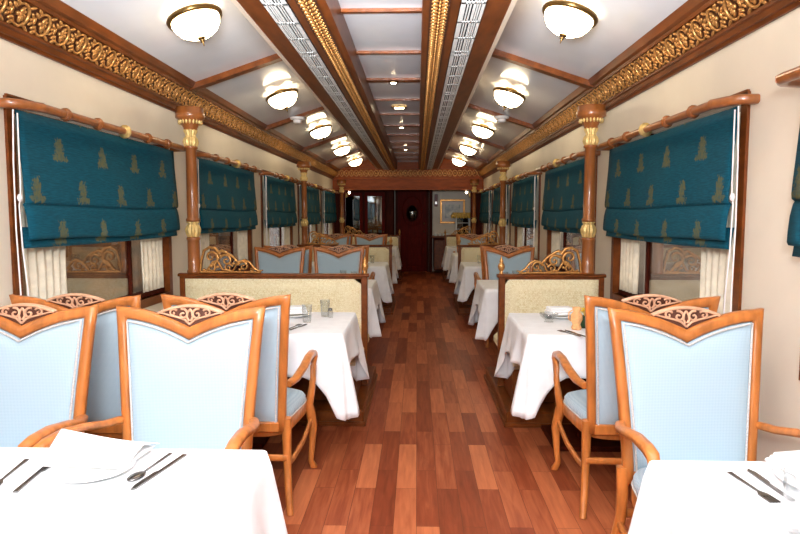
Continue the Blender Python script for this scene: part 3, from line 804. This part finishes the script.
        MB().sweep([(sx*.262, -.205, .605), (sx*.285, -.13, .612), (sx*.302, -.02, .640), (sx*.305, .10, .662), (sx*.308, .20, .664), (sx*.308, .245, .655), (sx*.308, .262, .632), (sx*.306, .252, .58), (sx*.308, .225, .52), (sx*.298, .225, .45), (sx*.286, .235, .38)],
                   [(.019, .015), (.020, .015), (.021, .015), (.021, .016), (.021, .017), (.021, .018), (.020, .018), (.018, .016), (.016, .015), (.018, .017), (.020, .019)], up=(sx*.25, .3, 1), sq=3).build('armrest', 'honey_wood', t)
        MB().sweep([(sx*.257, -.22, .22), (sx*.262, -.1, .205), (sx*.278, .08, .225), (sx*.29, .262, .285)], [(.010, .016)]*4, sq=3).build('stretcher', 'honey_wood', t)
    MB().sweep([(-.255, -.215, .25), (.255, -.215, .25)], (.010, .016), sq=3).build('stretcher', 'honey_wood', t)
    return t
chair = make_chair(); freeze(); first = True
bayw = ['in the nearest row', 'just past the first columns', 'in the farthest section']
for b in range(3):
    y0 = BAY*b
    spots = [(-1.57, 2.15, pi+.02, 'blue armchair by the left windows facing the camera'), (-.895, 2.14, pi, 'blue armchair by the left aisle edge facing the camera'),
             (1.04, 2.14, pi, 'blue armchair on the right facing the camera'),
             (-1.545, 3.04, 0, 'blue armchair by the left windows facing away from camera'), (-.87, 3.08, 0, 'blue armchair by the left aisle edge facing away from camera'),
             (1.055, 3.08, -.02, 'blue armchair on the right facing away from camera')]
    for (x, y, rz, lab) in spots:
        lab = lab+', '+bayw[b]
        if first: chair.location = (x, y+y0, 0); chair.rotation_euler = (0, 0, rz); chair['label'] = lab; first = False
        else: dup(chair, (x, y+y0, 0), lab, rz)

# ------------------------------------------------------------------ tables and cloths
TZ = .725
def cloth_mesh(hx, hy, drop, tip, seed, wall, bench):
    rnd = random.Random(seed); ph = [rnd.uniform(0, 6.28) for _ in range(6)]
    m = MB(); r = .02; P = []
    def side(x0, y0, x1, y1, nx, ny, n):
        for k in range(n): t = k/n; P.append((x0+(x1-x0)*t, y0+(y1-y0)*t, nx, ny, min(t, 1-t)))
    cs = [(hx, -hy, -90), (hx, hy, 0), (-hx, hy, 90), (-hx, -hy, 180)]
    per = []
    for i, (cx, cy, a0) in enumerate(cs):
        ccx, ccy = cx-math.copysign(r, cx), cy-math.copysign(r, cy)
        for k in range(9):
            a = radians(a0+90*k/8); per.append([ccx+r*cos(a), ccy+r*sin(a), cos(a), sin(a)])
        nx_, ny_, a1 = cs[(i+1) % 4]; a = radians(a0+90)
        sx, sy = ccx+r*cos(a), ccy+r*sin(a); ex, ey = nx_-math.copysign(r, nx_)+r*cos(a), ny_-math.copysign(r, ny_)+r*sin(a)
        for k in range(1, 22): t = k/22; per.append([sx+(ex-sx)*t, sy+(ey-sy)*t, cos(a), sin(a)])
    n = len(per); rows = 12; vs = []
    def cd_(x, y): return math.hypot(hx-abs(x), hy-abs(y))
    for j in range(rows+1):
        v = j/rows
        for k, (x, y, nx, ny) in enumerate(per):
            c = cd_(x, y); w = max(0., 1-c/.23)**1.7
            d = drop+(tip-drop)*w**1.1
            s_ = math.atan2(y, x)*1.0
            rip = (.012*sin(s_*9+ph[0])+.009*sin(s_*17+ph[1]))*v*(1-w)
            ww = math.exp(-c/.16)
            fold = .040*v*math.cos(c/.045)*ww*(c > .012)
            out = .006+.030*v+rip+fold+.030*w*v
            if wall*nx > .3: out = .002
            if ny*bench > .3: out = min(out, .012)
            z = TZ+.012-.006*(v > 0)-d*v
            if j == 0: out = -.0
            vs.append((x+nx*out, y+ny*out, z+(.012*sin(s_*5+ph[2])*v*v)))
    F = [(j*n+k, j*n+(k+1) % n, (j+1)*n+(k+1) % n, (j+1)*n+k) for j in range(rows) for k in range(n)]
    F.append(tuple(range(n))); m.add(vs, F); m.sm[-1] = False
    return m
def make_table(hx, hy):
    t = thing('dining_table', '', 'table', group='tables under white cloths')
    MB().box(-hx, -hy, TZ-.03, hx, hy, TZ, .004).build('tabletop', 'dark_wood', t)
    MB().box(-.04, -.04, .03, .04, .04, TZ-.03, .006).build('pedestal', 'dark_wood', t)
    MB().box(-.22, -.2, 0, .22, .2, .03, .006).build('base', 'dark_wood', t)
    return t
TAB = {}
for s in (-1, 1):
    x0, x1 = (-1.868, -.42) if s < 0 else (.625, 1.45)
    hx, hy, cx = (x1-x0)/2, .39, (x0+x1)/2
    tb = make_table(hx-.008, hy-.008); freeze()
    for b in range(3):
        for j, yc in enumerate((1.285, 3.825)):
            if (b > 0 and j == 0): yc += .05
            y = yc+BAY*b+((.025 if s < 0 else -.02) if j == 0 and b == 0 else 0); k = (s, b, j)
            wl = ['at the very front', 'in front of the nearest banquette', 'behind the nearest banquette', 'in front of the second banquette', 'behind the second banquette', 'in front of the farthest banquette'][b*2+j]
            lab = 'dark wooden table under a white cloth, %s of aisle, %s' % (lampw[s], wl)
            if b == 0 and j == 0: tb.location = (cx, y, 0); tb['label'] = lab
            else: dup(tb, (cx, y, 0), lab)
            o = cloth_mesh(hx, hy, .215, .48, (s+2)*31+b*7+j, s, 1 if j else -1).build('tablecloth', 'linen', None, [('SOLIDIFY', dict(thickness=.0025, offset=1))])
            o.location = (cx, y, 0)
            tag(o, 'white tablecloth with drooping corners, %s of aisle, %s' % (lampw[s], wl), 'tablecloth', 'white tablecloths')
            TAB[k] = (cx, y)
TT = TZ+.0155
# ------------------------------------------------------------------ tableware
def plate_m(r=.12):
    m = MB(); m.lathe([(.001, 0), (r*.55, 0), (r*.62, .004), (r*.95, .016), (r, .017), (r, .020), (r*.93, .019), (r*.6, .008), (.001, .006)], 36); return m
def glass_m(h=.11, r=.032):
    m = MB(); m.lathe([(.001, 0), (r*.8, 0), (r, h), (r*.94, h), (r*.75, .008), (.001, .008)], 24); return m
def knife_m(l=.22):
    m = MB(); m.prism([(-.006, -l/2), (.006, -l/2), (.0045, 0), (.010, .01), (.011, l*.38), (.004, l/2), (-.004, l*.45), (-.005, 0)], 'z', 0, .004); return m
def fork_m(l=.20):
    m = MB(); m.prism([(-.006, -l/2), (.006, -l/2), (.003, l*.15), (.012, l*.24), (.013, l*.32), (-.013, l*.32), (-.012, l*.24), (-.003, l*.15)], 'z', 0, .003)
    for k in range(4): x = -.011+.0073*k; m.box(x-.0022, l*.31, .0, x+.0022, l/2, .003)
    return m
def spoon_m(l=.19):
    m = MB(); m.prism([(-.005, -l/2), (.005, -l/2), (.003, l*.2), (-.003, l*.2)], 'z', 0, .003); m.ell((0, l*.34, .004), (.019, .032, .005), None, 14, 6); return m
def napk(w, d, h, seed):
    r = random.Random(seed); m = MB()
    for j in range(3):
        a = .004*j; q = r.uniform(-.003, .003)
        m.box(-w/2+a+q, -d/2+a, h*j/3, w/2-a+q, d/2-a-.004*j, h*(j+.93)/3, h*.13)
    return m
def put(m, name, mat, x, y, rz, lab, cat, group=None, z=TT, mods=None):
    o = m.build(name, mat, None, mods); o.location = (x, y, z); o.rotation_euler = (0, 0, rz); return tag(o, lab, cat, group)
def along(p, q): return ((p[0]+q[0])/2, (p[1]+q[1])/2, math.atan2(-(q[0]-p[0]), q[1]-p[1]))
# front left table
x, y, a = along((-.957, 1.411), (-.985, 1.65)); put(knife_m(.24), 'dinner_knife', 'steel', x, y, a, 'dinner knife at the left place setting on the front left table', 'knife')
x, y, a = along((-1.03, 1.60), (-1.05, 1.42)); put(fork_m(), 'dinner_fork', 'steel', x, y, a+.25, 'dinner fork lying left of the folded napkin, front left table', 'fork')
x, y, a = along((-.705, 1.48), (-.668, 1.657)); put(spoon_m(), 'dessert_spoon', 'steel', x-.01, y, a+pi+.05, 'spoon right of the folded napkin on the front left table', 'spoon')
x, y, a = along((-.695, 1.429), (-.651, 1.651)); put(knife_m(.23), 'dinner_knife', 'steel', x+.012, y, a+pi, 'dinner knife nearest the aisle on the front left table', 'knife')
put(plate_m(.10), 'dinner_plate', 'china', -.83, 1.53, 0, 'white plate under the folded napkin on the front left table', 'plate')
m = MB()
def tent(u, v):
    x = (u-.5)*.22; yv = (v-.5)*.17
    return (x, yv+.02*(u-.5), .002+.055*(1-abs(2*v-1))**.8*(1.25-.75*u))
m.grid(tent, 14, 14); m.grid(lambda u, v: ((u-.5)*.21, (v-.5)*.16, .001), 4, 4)
put(m, 'folded_napkin', 'napkin', -.84, 1.60, -.1, 'large white folded napkin standing on the front left table', 'napkin', z=TT+.020, mods=[('SOLIDIFY', dict(thickness=.002))])
# front right table
x, y, a = along((.835, 1.413), (.815, 1.57)); put(fork_m(.17), 'dinner_fork', 'steel', x-.01, y, a+pi, 'fork left of the knife on the front right table', 'fork')
x, y, a = along((.858, 1.42), (.846, 1.59)); put(knife_m(.18), 'dinner_knife', 'steel', x+.012, y, a, 'knife between fork and plate on the front right table', 'knife')
put(plate_m(.13), 'dinner_plate', 'china', 1.02, 1.50, 0, 'white plate on the front right table', 'plate')
put(napk(.2, .15, .03, 3), 'folded_napkin', 'napkin', 1.02, 1.55, .2, 'white napkin on the plate of the front right table', 'napkin', z=TT+.022, mods=[('SOLIDIFY', dict(thickness=.002))])
put(glass_m(.13, .034), 'water_glass', 'clear_glass', .80, 1.275, 0, 'clear glass at the right edge of the picture, front right table', 'glass', 'clear water glasses')
# first full tables
def setting(tx, ty, side, where):
    pass
def cut_pair(x, y, rz, w, z=TT):
    put(knife_m(.21), 'dinner_knife', 'steel', x, y, rz, 'dinner knife '+w, 'knife'); put(fork_m(.19), 'dinner_fork', 'steel', x-.03, y+.005, rz+.06, 'dinner fork beside the knife '+w, 'fork')
wL = 'on left table before nearest banquette'; wR = 'on right table before nearest banquette'
cut_pair(-.70, 3.63, -.3, 'nearest the aisle '+wL)
put(glass_m(), 'water_glass', 'clear_glass', -.68, 3.80, 0, 'clear tumbler near the aisle '+wL, 'glass', 'clear water glasses')
put(glass_m(), 'water_glass', 'clear_glass', -.60, 4.02, 0, 'clear tumbler nearest the banquette '+wL, 'glass', 'clear water glasses')
put(plate_m(.11), 'dinner_plate', 'china', -.80, 4.02, 0, 'white plate '+wL, 'plate')
put(napk(.16, .13, .045, 4), 'folded_napkin', 'napkin', -.80, 4.03, .3, 'white napkin folded on the plate '+wL, 'napkin', z=TT+.022, mods=[('SOLIDIFY', dict(thickness=.002))])
t = thing('pepper_shaker', 'small steel topped pepper shaker near the aisle '+wL, 'shaker', (-.56, 3.98, TT)); MB().lathe([(.001, 0), (.016, 0), (.018, .035), (.014, .045), (.001, .045)], 14).build('body', 'clear_glass', t); MB().lathe([(.001, .045), (.015, .045), (.013, .06), (.001, .064)], 14).build('cap', 'steel', t)
# right
cut_pair(.885, 3.47, .35, 'nearest the armchair '+wR)
t = thing('glass_dish', 'cut glass dish near the corner '+wR, 'dish', (.82, 3.86, TT))
MB().lathe([(.001, 0), (.03, 0), (.02, .01), (.05, .035), (.058, .055), (.052, .055), (.02, .02), (.001, .016)], 24, flute=.03).build('bowl', 'clear_glass', t); MB().ell((0, 0, .03), (.02, .02, .012)).build('sugar', 'steel', t)
put(napk(.17, .12, .05, 6), 'folded_napkin', 'napkin', .92, 4.02, .1, 'white napkin folded on the plate '+wR, 'napkin', z=TT+.022, mods=[('SOLIDIFY', dict(thickness=.002))])
put(plate_m(.11), 'dinner_plate', 'china', .93, 4.02, 0, 'white plate '+wR, 'plate')
t = thing('sauce_jug', 'peach coloured slender jug with handle '+wR, 'jug', (.925, 3.60, TT))
b_ = MB().lathe([(.001, 0), (.026, 0), (.03, .012), (.022, .03), (.034, .06), (.034, .085), (.020, .105), (.026, .13), (.022, .13), (.016, .105), (.001, .10)], 20).build('body', 'orange_cloth', t)
MB().tube([(-.020, 0, .115), (-.045, 0, .10), (-.045, 0, .06), (-.030, 0, .05)], .004, 6).build('handle', 'orange_cloth', b_)
t = thing('flower_vase', 'small dark green pot of yellow flowers '+wR, 'vase', (.99, 3.66, TT))
MB().lathe([(.001, 0), (.028, 0), (.038, .03), (.034, .07), (.001, .07)], 18).build('pot', 'green', t)
r_ = random.Random(2)
for k in range(9):
    a = r_.uniform(0, 6.28); q = r_.uniform(0, .035); m = MB()
    for j in range(5):
        b2 = a+j*1.257; m.ell((q*cos(a)+.010*cos(b2), q*sin(a)+.010*sin(b2), .105+.01*sin(k*2)), (.009, .009, .004), None, 6, 4)
    m.tube([(0, 0, .06), (q*cos(a), q*sin(a), .10)], .002, 4); m.build('flower', 'yellow', t)
# farther tables: a glass, a plate with folded napkin each
far = {(-1, 1, 0): 'left table behind the nearest banquette', (1, 1, 0): 'right table behind the nearest banquette', (-1, 1, 1): 'left table before the second banquette', (1, 1, 1): 'right table before the second banquette',
       (-1, 2, 1): 'left table before the farthest banquette', (1, 2, 1): 'right table before the farthest banquette'}
for (s, b, j), w in far.items():
    cx, cy = TAB[(s, b, j)]; ex = -.62 if s < 0 else .86
    put(plate_m(.11), 'dinner_plate', 'china', ex-.12*(-s), cy-.15, 0, 'white plate on the '+w, 'plate')
    put(napk(.15, .12, .05, b+j), 'folded_napkin', 'napkin', ex-.12*(-s), cy-.14, .2, 'white folded napkin on the plate of the '+w, 'napkin', z=TT+.022, mods=[('SOLIDIFY', dict(thickness=.002))])
    put(glass_m(), 'water_glass', 'clear_glass', ex, cy+.08, 0, 'clear tumbler near the aisle on the '+w, 'glass', 'clear water glasses')
    put(glass_m(), 'water_glass', 'clear_glass', ex+s*.12, cy+.20, 0, 'clear tumbler farther from the aisle on the '+w, 'glass', 'clear water glasses')
